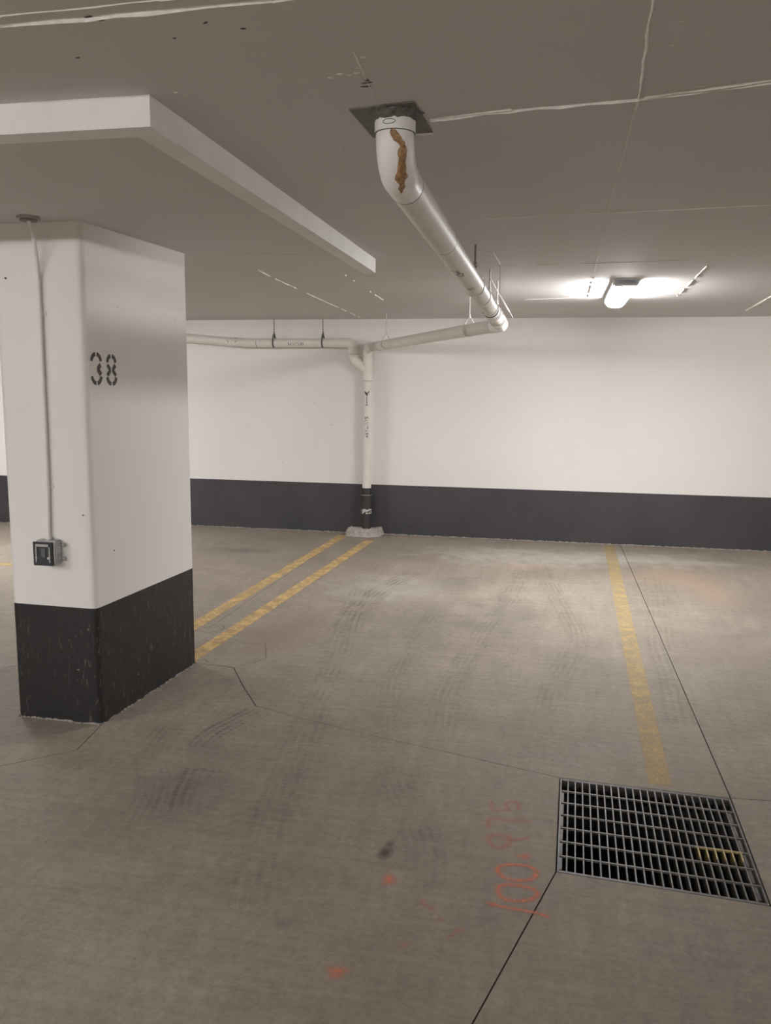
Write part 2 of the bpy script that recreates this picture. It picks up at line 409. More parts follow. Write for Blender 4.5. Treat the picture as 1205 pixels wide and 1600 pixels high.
# spray marks
for x, y, rx, ry, rot, mat in ((-.504, 2.58, .024, .034, 0, M_ORANGE), (-.559, 2.105, .030, .026, .5, M_ORANGE), (-.244, 2.36, .024, .012, .8, M_ORANGE_FADED),
                               (-.361, 2.466, .024, .010, -.4, M_ORANGE_FADED), (-.305, 2.405, .014, .012, 0, M_ORANGE_FADED), (-.393, 2.263, .018, .012, .2, M_ORANGE_FADED),
                               (-.265, 2.33, .016, .008, 1.0, M_ORANGE_FADED), (-.375, 2.49, .014, .008, 0, M_ORANGE_FADED), (-.335, 2.452, .014, .009, -.6, M_ORANGE_FADED)):
    blot('spray_mark', x, y, rx*1.35, ry*1.35, rot, mat, floor)
grp = [  # survey figures read from the column side: 1 0 0 . 9 7 5
    ([(-.160, 2.519), (-.109, 2.510), (-.028, 2.505), (.030, 2.49)], .024, False, M_ORANGE),
    ([(-.141, 2.600), (-.120, 2.558), (-.075, 2.553), (-.030, 2.572), (-.012, 2.607), (-.030, 2.632), (-.080, 2.640), (-.125, 2.632)], .030, True, M_ORANGE),
    ([(-.150, 2.715), (-.125, 2.680), (-.080, 2.668), (-.030, 2.690), (-.018, 2.735), (-.045, 2.762), (-.100, 2.763), (-.138, 2.745)], .030, True, M_ORANGE),
    ([(-.198, 2.905), (-.178, 2.868), (-.145, 2.862), (-.120, 2.900), (-.125, 2.945), (-.165, 2.950), (-.190, 2.935)], .032, True, M_ORANGE_FADED),
    ([(-.150, 2.925), (-.123, 2.922), (-.075, 2.940), (-.044, 2.962)], .027, False, M_ORANGE_FADED),
    ([(-.203, 2.985), (-.207, 3.02), (-.212, 3.058), (-.150, 3.066), (-.095, 3.070), (-.043, 3.081)], .028, False, M_ORANGE_FADED),
    ([(-.205, 3.205), (-.205, 3.141), (-.160, 3.140), (-.137, 3.146), (-.150, 3.200), (-.120, 3.222), (-.098, 3.195), (-.103, 3.150)], .027, False, M_ORANGE_FADED)]
for pts, w, cl, mat in grp: ribbon('spray_figure', pts, w, mat, floor, closed=cl)
for x, y, r in ((-.155, 2.520, .016),): blot('spray_figure', x, y, r*1.2, r, 0, M_ORANGE, floor, .0016)
blot('spray_figure', -.062, 2.826, .036, .026, .3, M_ORANGE, floor)
# tyre tracks
for pts, w, mat in (([(-.39, 2.55), (-.426, 2.814), (-.527, 3.079), (-.635, 3.339), (-.711, 3.605), (-.782, 3.911), (-.877, 4.357), (-.902, 4.933), (-.837, 5.933)], .17, M_TYRE),
                    ([(-.36, 2.55), (-.396, 2.814), (-.497, 3.079), (-.605, 3.339), (-.681, 3.605), (-.752, 3.911), (-.847, 4.357), (-.872, 4.933), (-.807, 5.933)], .20, M_TYRE_PALE),
                    ([(-.90, 2.3), (-1.0, 2.75), (-1.08, 3.2), (-1.17, 3.9), (-1.24, 4.5), (-1.35, 5.2), (-1.451, 5.785), (-1.593, 7.04)], .19, M_TYRE),
                    ([(-1.30, 2.72), (-1.40, 2.95), (-1.46, 3.22)], .18, M_TYRE_DARK),
                    ([(-1.56, 3.42), (-1.55, 3.60), (-1.45, 3.90)], .18, M_TYRE_DARK),
                    ([(-1.52, 2.74), (-1.58, 2.99), (-1.76, 3.34), (-1.80, 3.65)], .16, M_TYRE),
                    ([(-.52, 3.9), (-.541, 4.395), (-.49, 5.2), (-.443, 5.688), (-.32, 6.647), (-.28, 7.6)], .18, M_TYRE),
                    ([(.66, 4.2), (.69, 4.9), (.70, 5.6), (.80, 6.7), (.86, 7.6)], .20, M_TYRE),
                    ([(1.02, 4.4), (1.05, 5.2), (1.12, 6.2), (1.2, 7.3)], .20, M_TYRE_PALE),
                    ([(-.02, 4.1), (.041, 4.74), (.161, 5.526), (.10, 6.2), (-.05, 7.2), (-.15, 8.1)], .18, M_TYRE),
                    ([(-.75, 2.2), (-.95, 3.0), (-1.1, 3.7), (-1.25, 4.3), (-1.2, 5.1)], .17, M_TYRE_PALE),
                    ([(-1.35, 5.3), (-1.42, 5.9), (-1.35, 6.7), (-1.2, 7.3)], .22, M_TYRE_DARK)):
    ribbon('tyre_mark', pts, w, mat, floor, .0008)

# ------------------------------------------------------------------ walls
def wall(name, x0, x1, y0, y1, zb, facing):
    bm = bmesh.new(); box(bm, x0, x1, y0, y1, -.08, ZC+.1)
    w = tag(obj(name, bm, M_WALL), kind='structure')
    bm = bmesh.new(); t = .0015
    if facing == 'S': box(bm, x0, x1, y0-t, y0-.0002, -.01, zb)
    if facing == 'N': box(bm, x0, x1, y1+.0002, y1+t, -.01, zb)
    if facing == 'E': box(bm, x1+.0002, x1+t, y0, y1, -.01, zb)
    if facing == 'W': box(bm, x0-t, x0-.0002, y0, y1, -.01, zb)
    obj('painted_band', bm, M_BAND, w); return w
wall('wall_back', -6.0, XR, D, D+.2, .5573, 'S')
wall('wall_back_recess', XL, -6.0, D-.39, D+.2, .565, 'S').name = 'wall_back_left'
wall('wall_left', XL-.2, XL, YF, D, .57, 'E')
wall('wall_right', XR, XR+.2, YF, D, .57, 'W')
wall('wall_front', XL, XR, YF-.2, YF, .57, 'N')

# ------------------------------------------------------------------ ceiling with form seams
bm = bmesh.new(); box(bm, XL, XR, YF, D, ZC, ZC+.25)
ceiling = tag(obj('ceiling', bm, M_CEIL), kind='structure')
def seam(pts, w=.009, h=.006, broken=0):
    bm = bmesh.new()
    for a, b in zip(pts, pts[1:]):
        L = math.dist(a, b); n = max(1, int(L/.06)); d = (Vector(b)-Vector(a)).normalized(); nn = Vector((-d.y, d.x))
        prev = None
        for i in range(n+1):
            p = Vector(line_pt(a, b, i/n)) + nn*random.uniform(-.0018, .0018); ww = w*random.uniform(.5, 1.2)/2; hh = h*random.uniform(.5, 1.2)
            if broken and random.random() < broken: prev = None; continue
            row = [bm.verts.new((p.x-nn.x*ww, p.y-nn.y*ww, ZC+.0005)), bm.verts.new((p.x, p.y, ZC-hh)), bm.verts.new((p.x+nn.x*ww, p.y+nn.y*ww, ZC+.0005))]
            if prev:
                for j in (0, 1): bm.faces.new((prev[j], prev[j+1], row[j+1], row[j]))
            prev = row
    obj('form_seam', bm, M_SEAM, ceiling)
seam([(-4.0, 1.70), (-1.142, 1.638), (-.56, 1.628), (2, 1.60)], .009, .008)
seam([(-3.0, 1.64), (-1.113, 1.598), (-.768, 1.590), (-.2, 1.585)], .004, .003)
seam([(-.375, 2.389), (-.154, 2.349), (.162, 2.317), (.456, 2.246), (2.5, 1.85)], .008, .007)
seam([(.175, 2.302), (.456, 2.234), (1.5, 2.02)], .005, .005)
seam([(-.36, 2.380), (-.154, 2.340)], .006, .005)
seam([(.100, .8), (.138, 1.729), (.162, 2.317), (.160, 2.40)], .007, .006)
seam([(.160, 2.42), (.163, 3.766), (.175, 5.6)], .004, .0025, .12)
seam([(.180, 5.7), (.187, 7.383)], .010, .008, .25)
seam([(-.452, 1.50), (-.459, 1.646), (-.475, 2.03)], .005, .005, .3)
seam([(-.478, 2.02), (-.487, 2.26)], .003, .003)
seam([(.812, 5.377), (.857, 7.056)], .008, .007, .15)
seam([(1.55, 6.9), (1.632, 8.426)], .012, .010)
seam([(-1.90, 5.2), (-1.946, 5.801), (-2.122, 8.991)], .008, .006, .1)
seam([(-1.40, 5.3), (-1.52, 7.6), (-1.55, 8.6)], .008, .006, .45)
seam([(-.36, 3.796), (.778, 3.673), (3, 3.5)], .004, .0025, .1)
seam([(-.322, 7.222), (.3, 7.05), (.796, 6.865)], .008, .006, .1)
seam([(-.9, 5.25), (.202, 5.188), (1.104, 5.116), (3, 5.0)], .004, .003, .15)
seam([(-2.4, 3.15), (-1.9, 3.12), (-1.2, 3.10)], .003, .002, .1)
seam([(-1.95, 4.45), (-1.5, 4.62), (-1.1, 4.70)], .003, .002, .1)
# small paint nibs and pits left by the forms
bm = bmesh.new()
for x, y in ((-.55, 2.03), (-.53, 2.02), (-.512, 2.03), (-.49, 2.02), (-.46, 1.97), (-.455, 1.93), (-.47, 1.90), (-.95, 2.09), (-.965, 2.07), (.20, 1.98), (.22, 2.02), (.205, 1.86),
             (.30, 2.25), (.43, 2.02), (.50, 2.12), (-.69, 2.63), (.26, 1.92), (-1.2, 5.7), (-1.45, 6.4), (-1.6, 7.3), (-.48, 1.99), (-.56, 2.04)):
    b2 = bmesh.new(); bmesh.ops.create_icosphere(b2, subdivisions=1, radius=random.uniform(.003, .006))
    append(bm, b2, Matrix.Translation((x, y, ZC)) @ Matrix.Diagonal((random.uniform(1, 2.5), 1, .5, 1)))
tag(obj('paint_nib', bm, M_SEAM, ceiling), kind='stuff')
bm = bmesh.new()
for x, y, a, b in ((-.949, 1.638, .022, .007), (-.925, 1.650, .010, .005), (-.725, 1.70, .008, .003), (-.66, 1.74, .007, .003), (-.482, 2.085, .018, .004), (-.490, 2.11, .016, .004), (-.478, 2.07, .007, .008), (-.82, 1.76, .005, .003), (-1.08, 1.82, .006, .003)):
    b2 = bmesh.new(); bmesh.ops.create_icosphere(b2, subdivisions=1, radius=1)
    append(bm, b2, Matrix.Translation((x, y, ZC)) @ Matrix.Rotation(random.uniform(-.6, .6), 4, 'Z') @ Matrix.Diagonal((a, b, .0025, 1)))
tag(obj('form_pit', bm, M_FOAM, ceiling), kind='stuff')

# ------------------------------------------------------------------ ceiling curb (drip edge box strip round the bay)
curb = empty('ceiling_curb', (-1.07, 2.11, ZC))
tag(curb, 'white boxed strip hanging from the ceiling, cornering right of the numbered column', 'ceiling trim')
def cv(x, y): return (x-curb.location.x, y-curb.location.y)
zb = 2.289-ZC
bm = bmesh.new(); prism(bm, [cv(-1.037, 2.072), cv(-1.110, 2.150), cv(-4.6, 2.135), cv(-4.6, 2.058)], zb, 0)
obj('front_strip', bm, M_STRIP, curb)
bm = bmesh.new(); prism(bm, [cv(-1.037, 2.072), cv(-1.066, 4.86), cv(-1.120, 4.90), cv(-1.139, 4.86), cv(-1.110, 2.150)], zb, 0)
obj('side_strip', bm, M_STRIP, curb)

# ------------------------------------------------------------------ column
column = empty('column', (-2.30, 4.04, 0))
tag(column, 'white painted concrete column with black base and stencilled number 38', 'column')
ox, oy = -2.30, 4.04
def chamfered(grow=0.0, c=.034):
    A, B, L_, R_ = Vector(CA), Vector(CB), Vector(CL), Vector(CR)
    pts = []
    for p, a, b in ((A, L_, B), (B, A, R_), (R_, B, L_), (L_, R_, A)):
        q0, q1 = p+(a-p).normalized()*c, p+(b-p).normalized()*c
        pts += [(1-t)**2*q0+2*t*(1-t)*p+t*t*q1 for t in (0, .25, .5, .75, 1)]
    cen = (A+B+L_+R_)/4
    if grow:
        pts = [Vector(q) for q in inset([tuple(q) for q in pts], -grow)]
    return [(q.x-ox, q.y-oy) for q in pts]
bm = bmesh.new(); prism(bm, chamfered(), -.01, ZC)
obj('shaft', bm, M_COLUMN, column, True)
bm = bmesh.new(); prism(bm, chamfered(.0015), -.01, .5821)
band = obj('painted_band', bm, M_BAND_COL, column, True); band['label'] = 'scuffed black paint on the foot of the column'
# paint crumbs at the foot
bm = bmesh.new()
for a, b, n in ((CL, CA, 26), (CA, CB, 26)):
    for i in range(n):
        t = random.random(); q = line_pt(a, b, t); b2 = bmesh.new(); bmesh.ops.create_icosphere(b2, subdivisions=1, radius=random.uniform(.003, .010) if t > .6 or a == CA else random.uniform(.002, .005))
        off = -.006 if a == CL else 0
        append(bm, b2, Matrix.Translation((q[0]-ox+(.006 if a == CA else 0), q[1]-oy+off, .002)) @ Matrix.Diagonal((1.3, 1.2, .45, 1)))
tag(obj('paint_crumb', bm, M_PAD, column), kind='stuff')
# stencil number 38 on the side face
fd = (Vector(CB)-Vector(CA)).normalized(); fn = Vector((fd.y, -fd.x))
def stencil_seg(pts, w, parent_group, name='stencil_digit'):
    pass
def seg_poly(bm, pts, w):
    P = [Vector(p) for p in pts]; L_, R_ = [], []
    for i, p in enumerate(P):
        a = P[max(0, i-1)]; b = P[min(len(P)-1, i+1)]; t = (b-a).normalized(); n = Vector((-t.y, t.x))
        L_.append(p+n*w/2); R_.append(p-n*w/2)
    def to3(q, e=.0012):
        x = Vector(CA)+fd*q.x+fn*e; return (x.x-ox, x.y-oy, q.y)
    a = [bm.verts.new(to3(q)) for q in L_]; b = [bm.verts.new(to3(q)) for q in R_]
    for i in range(len(P)-1): bm.faces.new((a[i], a[i+1], b[i+1], b[i]))
def arc2(cx, cy, rx, ry, a0, a1, n=8): return [(cx+rx*math.cos(math.radians(a0+(a1-a0)*i/n)), cy+ry*math.sin(math.radians(a0+(a1-a0)*i/n))) for i in range(n+1)]
w = .019
bm = bmesh.new(); cx, z0, hh = .083, 1.641, .150; rx = .037
for s0, s1 in ((172, 98), (82, 8)): seg_poly(bm, arc2(cx, z0+hh-.045, rx, .038, s0, s1), w)
seg_poly(bm, [(cx+.034, z0+.094), (cx+.014, z0+.078), (cx+.014, z0+.070), (cx+.036, z0+.048)], w*1.15)
for s0, s1 in ((188, 262), (278, 352)): seg_poly(bm, arc2(cx, z0+.045, rx, .038, s0, s1), w)
o = obj('stencil_digit', bm, M_STENCIL, column); o['label'] = 'dark grey stencilled figure 3'
bm = bmesh.new(); cx = .206; z0 = 1.638
for s0, s1 in ((172, 100), (80, 8)): seg_poly(bm, arc2(cx, z0+hh-.045, rx*.92, .036, s0, s1), w)
seg_poly(bm, [(cx-.034, z0+.098), (cx-.013, z0+.078), (cx-.013, z0+.070), (cx-.036, z0+.048)], w*1.05)
seg_poly(bm, [(cx+.034, z0+.098), (cx+.013, z0+.078), (cx+.013, z0+.070), (cx+.036, z0+.048)], w*1.05)
for s0, s1 in ((188, 260), (280, 352)): seg_poly(bm, arc2(cx, z0+.045, rx, .038, s0, s1), w)
o = obj('stencil_digit', bm, M_STENCIL, column); o['label'] = 'dark grey stencilled figure 8'
# rusty pin near the top of the front face
bm = bmesh.new(); tube(bm, [(-2.525-ox, 3.562-oy, 2.124), (-2.525-ox, 3.555-oy, 2.124)], .004, 8); obj('pin_hole', bm, M_FOAM, column)
bm = bmesh.new(); tube(bm, [(-2.1265-ox, 3.72-oy, .836), (-2.1215-ox, 3.72-oy, .836)], .004, 8); obj('pin_hole', bm, M_FOAM, column)
bm = bmesh.new(); tube(bm, [(-2.180-ox, 3.556-oy, 1.034), (-2.180-ox, 3.5505-oy, 1.034)], .004, 8); obj('pin_hole', bm, M_FOAM, column)

# ------------------------------------------------------------------ electrical box, conduit
fy = 3.556
eb = empty('electrical_box', (-2.36, fy, .855))
tag(eb, 'small grey metal electrical box with dark face on the column front', 'electrical box')
bm = bmesh.new(); box(bm, -.046, .060, -.052, 0, -.058, .058, .005); obj('box_body', bm, M_GALV, eb)
bm = bmesh.new(); box(bm, -.056, .046, -.060, -.052, -.062, .052, .002); fp = obj('face_plate', bm, M_DARKFACE, eb)
bm = bmesh.new(); box(bm, -.040, .030, -.066, -.060, .030, .042, .002); box(bm, -.040, -.034, -.065, -.060, -.045, .03); box(bm, .030, .036, -.065, -.060, -.045, .03)
obj('cover_rim', bm, M_GALV, fp)
bm = bmesh.new(); box(bm, -.012, .012, -.064, -.060, -.02, .022, .001); obj('flap', bm, simple('dark_grey_flap', (.10, .11, .11), .4), fp)
bm = bmesh.new(); box(bm, .018, .030, -.0615, -.060, -.030, -.020); o = obj('mark', bm, M_LABEL, fp); o['label'] = 'small white mark'
bm = bmesh.new(); box(bm, -.045, -.030, -.0615, -.060, -.026, -.022); obj('mark', bm, M_LABEL, fp)
bm = bmesh.new(); box(bm, .0602, .0606, -.040, -.014, -.005, .040); o = obj('side_label', bm, M_LABEL, eb); o['label'] = 'worn pale sticker on the box side'
bm = bmesh.new(); tube(bm, [(.058, -.027, -.028), (.063, -.027, -.028)], .010, 16); tube(bm, [(.062, -.027, -.028), (.064, -.027, -.028)], .004, 10); obj('knockout', bm, M_LABEL, eb)
for z in (.033, -.034):
    bm = bmesh.new(); tube(bm, [(.056, -.014, z), (.076, -.014, z)], .006, 12); tube(bm, [(.076, -.014, z), (.082, -.014, z)], .009, 12); obj('side_screw', bm, M_GALV, eb, True)
for z in (.022, .004):
    bm = bmesh.new(); tube(bm, [(-.050, -.008, z), (-.080, -.008, z)], .0045, 10); tube(bm, [(-.078, -.008, z), (-.086, -.008, z)], .007, 10); obj('side_screw', bm, M_PIPE_NEW, eb, True)
bm = bmesh.new(); tube(bm, [(0, -.014, .056), (0, -.014, .072)], .014, 16); obj('conduit_connector', bm, M_PIPE_NEW, eb, True)

cn = empty('conduit', (-2.36, fy-.012, .93)); tag(cn, 'thin white conduit running up the column front from the electrical box', 'conduit')
c0 = Vector(cn.location)
path = [(-2.360, fy-.012, .925), (-2.352, fy-.011, 1.20), (-2.347, fy-.011, 1.95), (-2.347, fy-.011, 2.05)]
path += [tuple(v) for v in bezier((-2.347, fy-.011, 2.07), (-2.345, fy-.013, 2.20), (-2.318, fy-.08, 2.30))] + [(-2.303, fy-.125, 2.34), (-2.302, fy-.13, 2.350)]
bm = bmesh.new(); tube(bm, [Vector(p)-c0 for p in path], .009, 14); obj('conduit_tube', bm, M_COLUMN, cn, True)
for z, x in ((1.165, -2.353), (1.962, -2.347)):
    bm = bmesh.new()
    for dz in (-.010, .010): tube(bm, [Vector((x, fy-.011, z+dz-.003))-c0, Vector((x, fy-.011, z+dz+.003))-c0], .0125, 14)
    tube(bm, [Vector((x, fy-.011, z-.010))-c0, Vector((x, fy-.011, z+.010))-c0], .0105, 14)
    box(bm, x-c0.x-.026, x-c0.x+.026, -.0+fy-.004-c0.y, fy-.001-c0.y, z-c0.z-.008, z-c0.z+.008)
    obj('strap', bm, M_COLUMN, cn, True)
cb = empty('ceiling_box', (-2.302, fy-.13, ZC)); tag(cb, 'flat round grey ceiling plate where the column conduit ends', 'electrical box')
bm = bmesh.new(); tube(bm, [(0, 0, -.012), (0, 0, 0)], .05, 8); obj('back_plate', bm, M_GALV, cb)
bm = bmesh.new(); tube(bm, [(0, 0, -.020), (0, 0, -.012)], .036, 18); obj('cover', bm, M_INK_FADED, cb)

# ------------------------------------------------------------------ main drain pipe
dp = empty('drain_pipe', (-2.062, D-.10, 0))
tag(dp, 'white plastic drain pipe from the ceiling along to the back wall and down', 'pipe')
d0 = Vector(dp.location)
def pl(p): return Vector(p)-d0
def pipe(name, pts, rad, mat=None, label=None, parent=None, ring=()):
    bm = bmesh.new(); tube(bm, [pl(p) for p in pts], rad, 32); o = obj(name, bm, mat or M_PIPE, parent or dp, True)
    if label: o['label'] = label
    return o
def ring(p, d, r, t=.0035, parent=None):
    p = Vector(p); d = Vector(d).normalized(); bm = bmesh.new(); tube(bm, [pl(p-d*t/2), pl(p+d*t/2)], r, 32); return obj('joint_ring', bm, M_RING, parent or dp, True)
RA = .049
TOP = Vector((-.458, 2.318, ZC)); CORNER0 = Vector((-.458, 2.318, 2.222))
END = Vector((-.452, 6.38, 2.102))
axis = (END-CORNER0).normalized()
sweep = arc_corner(TOP, CORNER0, END, .090, 18)
hub = pipe('ceiling_hub', [TOP, (TOP.x, TOP.y, 2.312)], RA+.0055, M_PIPE_NEW, 'hub with a dirty upper rim where the pipe leaves the ceiling')
elbow_path = [Vector((TOP.x, TOP.y, 2.312))] + [p for p in sweep if p.z < 2.3115] + [CORNER0+axis*.165]
elbow = pipe('elbow', elbow_path, RA+.0022, M_PIPE_NEW, 'large glossy white elbow')
ring((TOP.x, TOP.y, 2.3125), (0, 0, 1), RA+.0052, .004, hub)
ring(CORNER0+axis*.167, axis, RA+.0026, .004, elbow)
# embossed oval on the hub
bm = bmesh.new()
ov = []
for i in range(25):
    a = 2*math.pi*i/24; th = -math.pi/2-.12+.30*math.cos(a); rr = RA+.0062
    ov.append(pl((TOP.x+rr*math.cos(th), TOP.y+rr*math.sin(th), 2.329+.006*math.sin(a))))
tube(bm, ov, .0011, 6, caps=False); obj('embossed_oval', bm, M_INK_FADED, hub, True)
# sealant collar
bm = bmesh.new(); n = 40; rings_ = []
for k, (r, z) in enumerate(((RA+.006, 2.340), (RA+.0085, 2.348), (RA+.013, 2.358), (RA+.020, 2.3655))):
    rings_.append([bm.verts.new(pl((TOP.x+(r+random.uniform(-.002, .004)*k)*math.cos(2*math.pi*j/n), TOP.y+(r+random.uniform(-.002, .004)*k)*math.sin(2*math.pi*j/n), z+random.uniform(-.0025, .0025)*(k < 3)))) for j in range(n)])
for a, b in zip(rings_, rings_[1:]):
    for j in range(n): bm.faces.new((a[j], a[(j+1) % n], b[(j+1) % n], b[j]))
o = obj('sealant_collar', bm, M_FOAM, dp); o['label'] = 'ragged brown sealant around the pipe at the ceiling'
# run of brown glue down the elbow
def rust_run():
    m, nt, b = new_mat('brown_glue'); k = N(nt); v = k.coord()
    f = k.noise(v, 120, 4); k.l(k.ramp(f, [(.35, (.20, .10, .042)), (.65, (.46, .27, .125))]), b.inputs['Base Color'])
    b.inputs['Roughness'].default_value = .35; k.bump(f, b, .8, .004); return m
path_e = elbow_path
def on_elbow(s, ang, lift):
    L = 0
    for a, b in zip(path_e, path_e[1:]):
        l = (b-a).length
        if L+l >= s: break
        L += l
    t = (s-L)/max(l, 1e-6); p = a.lerp(b, min(1, t)); tg = (b-a).normalized()
    side = Vector((1, 0, 0)); side = (side-tg*side.dot(tg)).normalized(); frontv = tg.cross(side)
    if frontv.y > 0 or (abs(tg.z) < .5 and frontv.z > 0): frontv = -frontv
    return p + (RA+.0022+lift)*(math.cos(ang)*frontv + math.sin(ang)*side)
outline = [(.000, .08, .10), (.006, .12, .22), (.012, .22, .27), (.018, .36, .27), (.023, .50, .20), (.028, .60, .15), (.034, .56, .27), (.041, .54, .30), (.047, .52, .22), (.054, .50, .26), (.062, .47, .25),
           (.070, .44, .24), (.078, .38, .33), (.086, .33, .34), (.092, .30, .18), (.098, .30, .12), (.105, .26, .18), (.112, .20, .12), (.119, .16, .05)]
bm = bmesh.new(); rows = []
for s, c, hw in outline:
    for e in (0,):
        row = []
        for j in range(7):
            f = j/6*2-1; hw2 = hw*random.uniform(.72, 1.22)
            row.append(bm.verts.new(pl(on_elbow(s+.001, c+f*hw2, .0012 if abs(f) < .99 else .0003) + Vector((0, 0, 0)))))
            if abs(f) < .9: row[-1].co += (row[-1].co-pl(on_elbow(s+.001, c+f*hw2, -.02))).normalized()*random.uniform(0, .0025)
        rows.append(row)
for a, b in zip(rows, rows[1:]):
    for j in range(6): bm.faces.new((a[j], a[j+1], b[j+1], b[j]))
o = obj('glue_run', bm, rust_run(), elbow, True); o['label'] = 'crusty brown run of glue down the front of the elbow'

def along(y):   # point on the sloping pipe axis at depth y
    t = (y-CORNER0.y)/(END.y-CORNER0.y); return CORNER0.lerp(END, t)
pipe('pipe_section', [along(2.48), along(3.28)], RA+.0005)
pipe('pipe_section', [along(3.28), along(4.95)], RA)
pipe('coupling', [along(2.48), along(3.28)], RA+.0018)
ring(along(3.281), axis, RA+.0022)
pipe('coupling', [along(4.83), along(4.95)], RA+.0035); ring(along(4.951), axis, RA+.0036)
pipe('pipe_section', [along(4.95), along(6.25)], RA-.002)
pts, rr = stepped(along(5.45), along(5.75), [(0, .10, RA+.003), (.1, .115, RA+.007), (.115, .16, RA+.004), (.16, .18, RA+.008), (.18, .26, RA+.004)])
pipe('coupling', pts, rr, M_PIPE_NEW, 'ribbed coupling on the ceiling pipe'); ring(along(5.445), axis, RA+.0036)
# corner elbow and branch towards the wall
B0 = END; B1 = Vector((-1.985, D-.10, 2.066)); bd = (B1-B0).normalized()
el = arc_corner(along(6.0), END, B1, .075, 12)
pts = [along(6.02)] + el + [el[-1]+bd*.10]
pipe('elbow', pts, [RA+.004]*len(pts), M_PIPE_NEW, 'corner elbow at the far end of the ceiling pipe')
pts, rr = stepped(along(6.0), along(6.4), [(0, .03, RA+.009), (.03, .09, RA+.006), (.09, .105, RA+.009)])
pipe('elbow_collar', pts, rr, M_PIPE_NEW); ring(el[-1]+bd*.10, bd, RA+.0045)
pipe('pipe_section', [el[-1]+bd*.05, B1-bd*.10], RA)
ring(B1-bd*.17, bd, RA+.001, .004)
VX = -2.062
DOWN = Vector((VX, D-.10, 1.5)); C2 = Vector((VX, D-.10, 2.062))
B1b = C2-(B1-B0).normalized()*0
el2 = arc_corner(B0, C2, DOWN, .085, 12)
pipe('elbow', [C2-(C2-B0).normalized()*.16] + el2 + [Vector((VX, D-.10, 1.96))], RA+.003, M_PIPE, 'elbow over the wall downpipe')
ring((VX, D-.10, 1.96), (0, 0, 1), RA+.0034)
# wye, with the left run joining at 45 degrees
pipe('wye', [(VX, D-.10, 1.96), (VX, D-.10, 1.70)], RA+.004, M_PIPE, 'wye fitting where the left pipe joins the downpipe')
LZ = 2.106; LX = -2.222
w0 = Vector((VX, D-.10, 1.80)); w1 = Vector((LX, D-.10, 1.925))
pipe('wye', [w0, w0.lerp(w1, .8)], RA+.002)
bend1 = arc_corner(w0, w1, (LX, D-.10, 2.3), .07, 8)
pipe('elbow', [w0.lerp(w1, .55)] + bend1 + [(LX, D-.10, 1.985)], RA+.004, M_PIPE)
bend2 = arc_corner((LX, D-.10, 1.9), (LX, D-.10, LZ), (-3, D-.10, LZ), .085, 12)
pipe('elbow', [(LX, D-.10, 1.985)] + bend2 + [(-2.37, D-.10, LZ)], RA+.004, M_PIPE, 'curved elbow at the end of the left pipe')
ring((LX, D-.10, 1.985), (0, 0, 1), RA+.0045); ring((VX, D-.10, 1.70), (0, 0, 1), RA+.0045)
pipe('pipe_section', [(-2.36, D-.10, LZ), (-3.36, D-.10, LZ-.002)], RA)
ring((-3.32, D-.10, LZ-.001), (1, 0, 0), RA+.0015, .005)
pipe('coupling', [(-3.32, D-.10, LZ), (-3.18, D-.10, LZ)], RA+.0012)
pipe('pipe_section', [(-3.32, D-.10, LZ), (-3.56, D-.10, LZ+.004), (-4.2, D-.10, LZ+.058), (-5.9, D-.10, LZ+.20)], RA+.001)
pipe('downpipe', [(VX, D-.10, 1.72), (VX-.004, D-.10, .53)], RA, M_PIPE, 'long white vertical length on the wall')
pipe('downpipe', [(VX-.004, D-.10, .53), (VX-.006, D-.10, .066)], RA+.0003, M_BLACK_PIPE, 'black painted foot of the downpipe')
pts, rr = stepped((VX-.005, D-.10, .46), (VX-.005, D-.10, 0), [(0, .03, RA+.006), (.03, .16, RA+.011), (.16, .17, RA+.008)])
cp = pipe('cleanout_coupling', pts, rr, M_BLACK_PIPE, 'black clamp coupling low on the downpipe')
pipe('clamp_band', [(VX-.005, D-.10, .455), (VX-.005, D-.10, .450)], RA+.013, M_GALV, parent=cp)
def chip_band():
    m, nt, b = new_mat('chipped_band'); k = N(nt); v = k.coord()
    k.l(k.ramp(k.noise(v, 40, 3, .6), [(.47, (.04, .037, .035)), (.53, (.55, .52, .48))]), b.inputs['Base Color']); return m
pipe('clamp_band', [(VX-.005, D-.10, .30), (VX-.005, D-.10, .245)], RA+.0105, chip_band(), 'paint-chipped pale band', cp)

# printed marks on the pipes
def text_mesh(body, size):
    c = bpy.data.curves.new('t', 'FONT'); c.body = body; c.size = size; c.align_x = 'CENTER'; c.align_y = 'CENTER'; c.offset = size*.02
    o = bpy.data.objects.new('t', c); COL.objects.link(o); dg = bpy.context.evaluated_depsgraph_get()
    me = bpy.data.meshes.new_from_object(o.evaluated_get(dg)); bpy.data.objects.remove(o); bpy.data.curves.remove(c)
    bm = bmesh.new(); bm.from_mesh(me); bpy.data.meshes.remove(me); return bm
def wrap(name, bm, p, tdir, face, r, mat, parent, label=None):
    """bend a flat drawing (x along the pipe, y across) on to a pipe; face = direction the mark looks"""
    t = Vector(tdir).normalized(); f = Vector(face); f = (f-t*f.dot(t)).normalized(); s = f.cross(t)
    for v in bm.verts:
        a = v.co.y/r; q = Vector(p)+t*v.co.x+(r+.0008)*(math.cos(a)*f+math.sin(a)*s); v.co = pl(q)
    o = obj(name, bm, mat, parent)
    if label: o['label'] = label
    return o
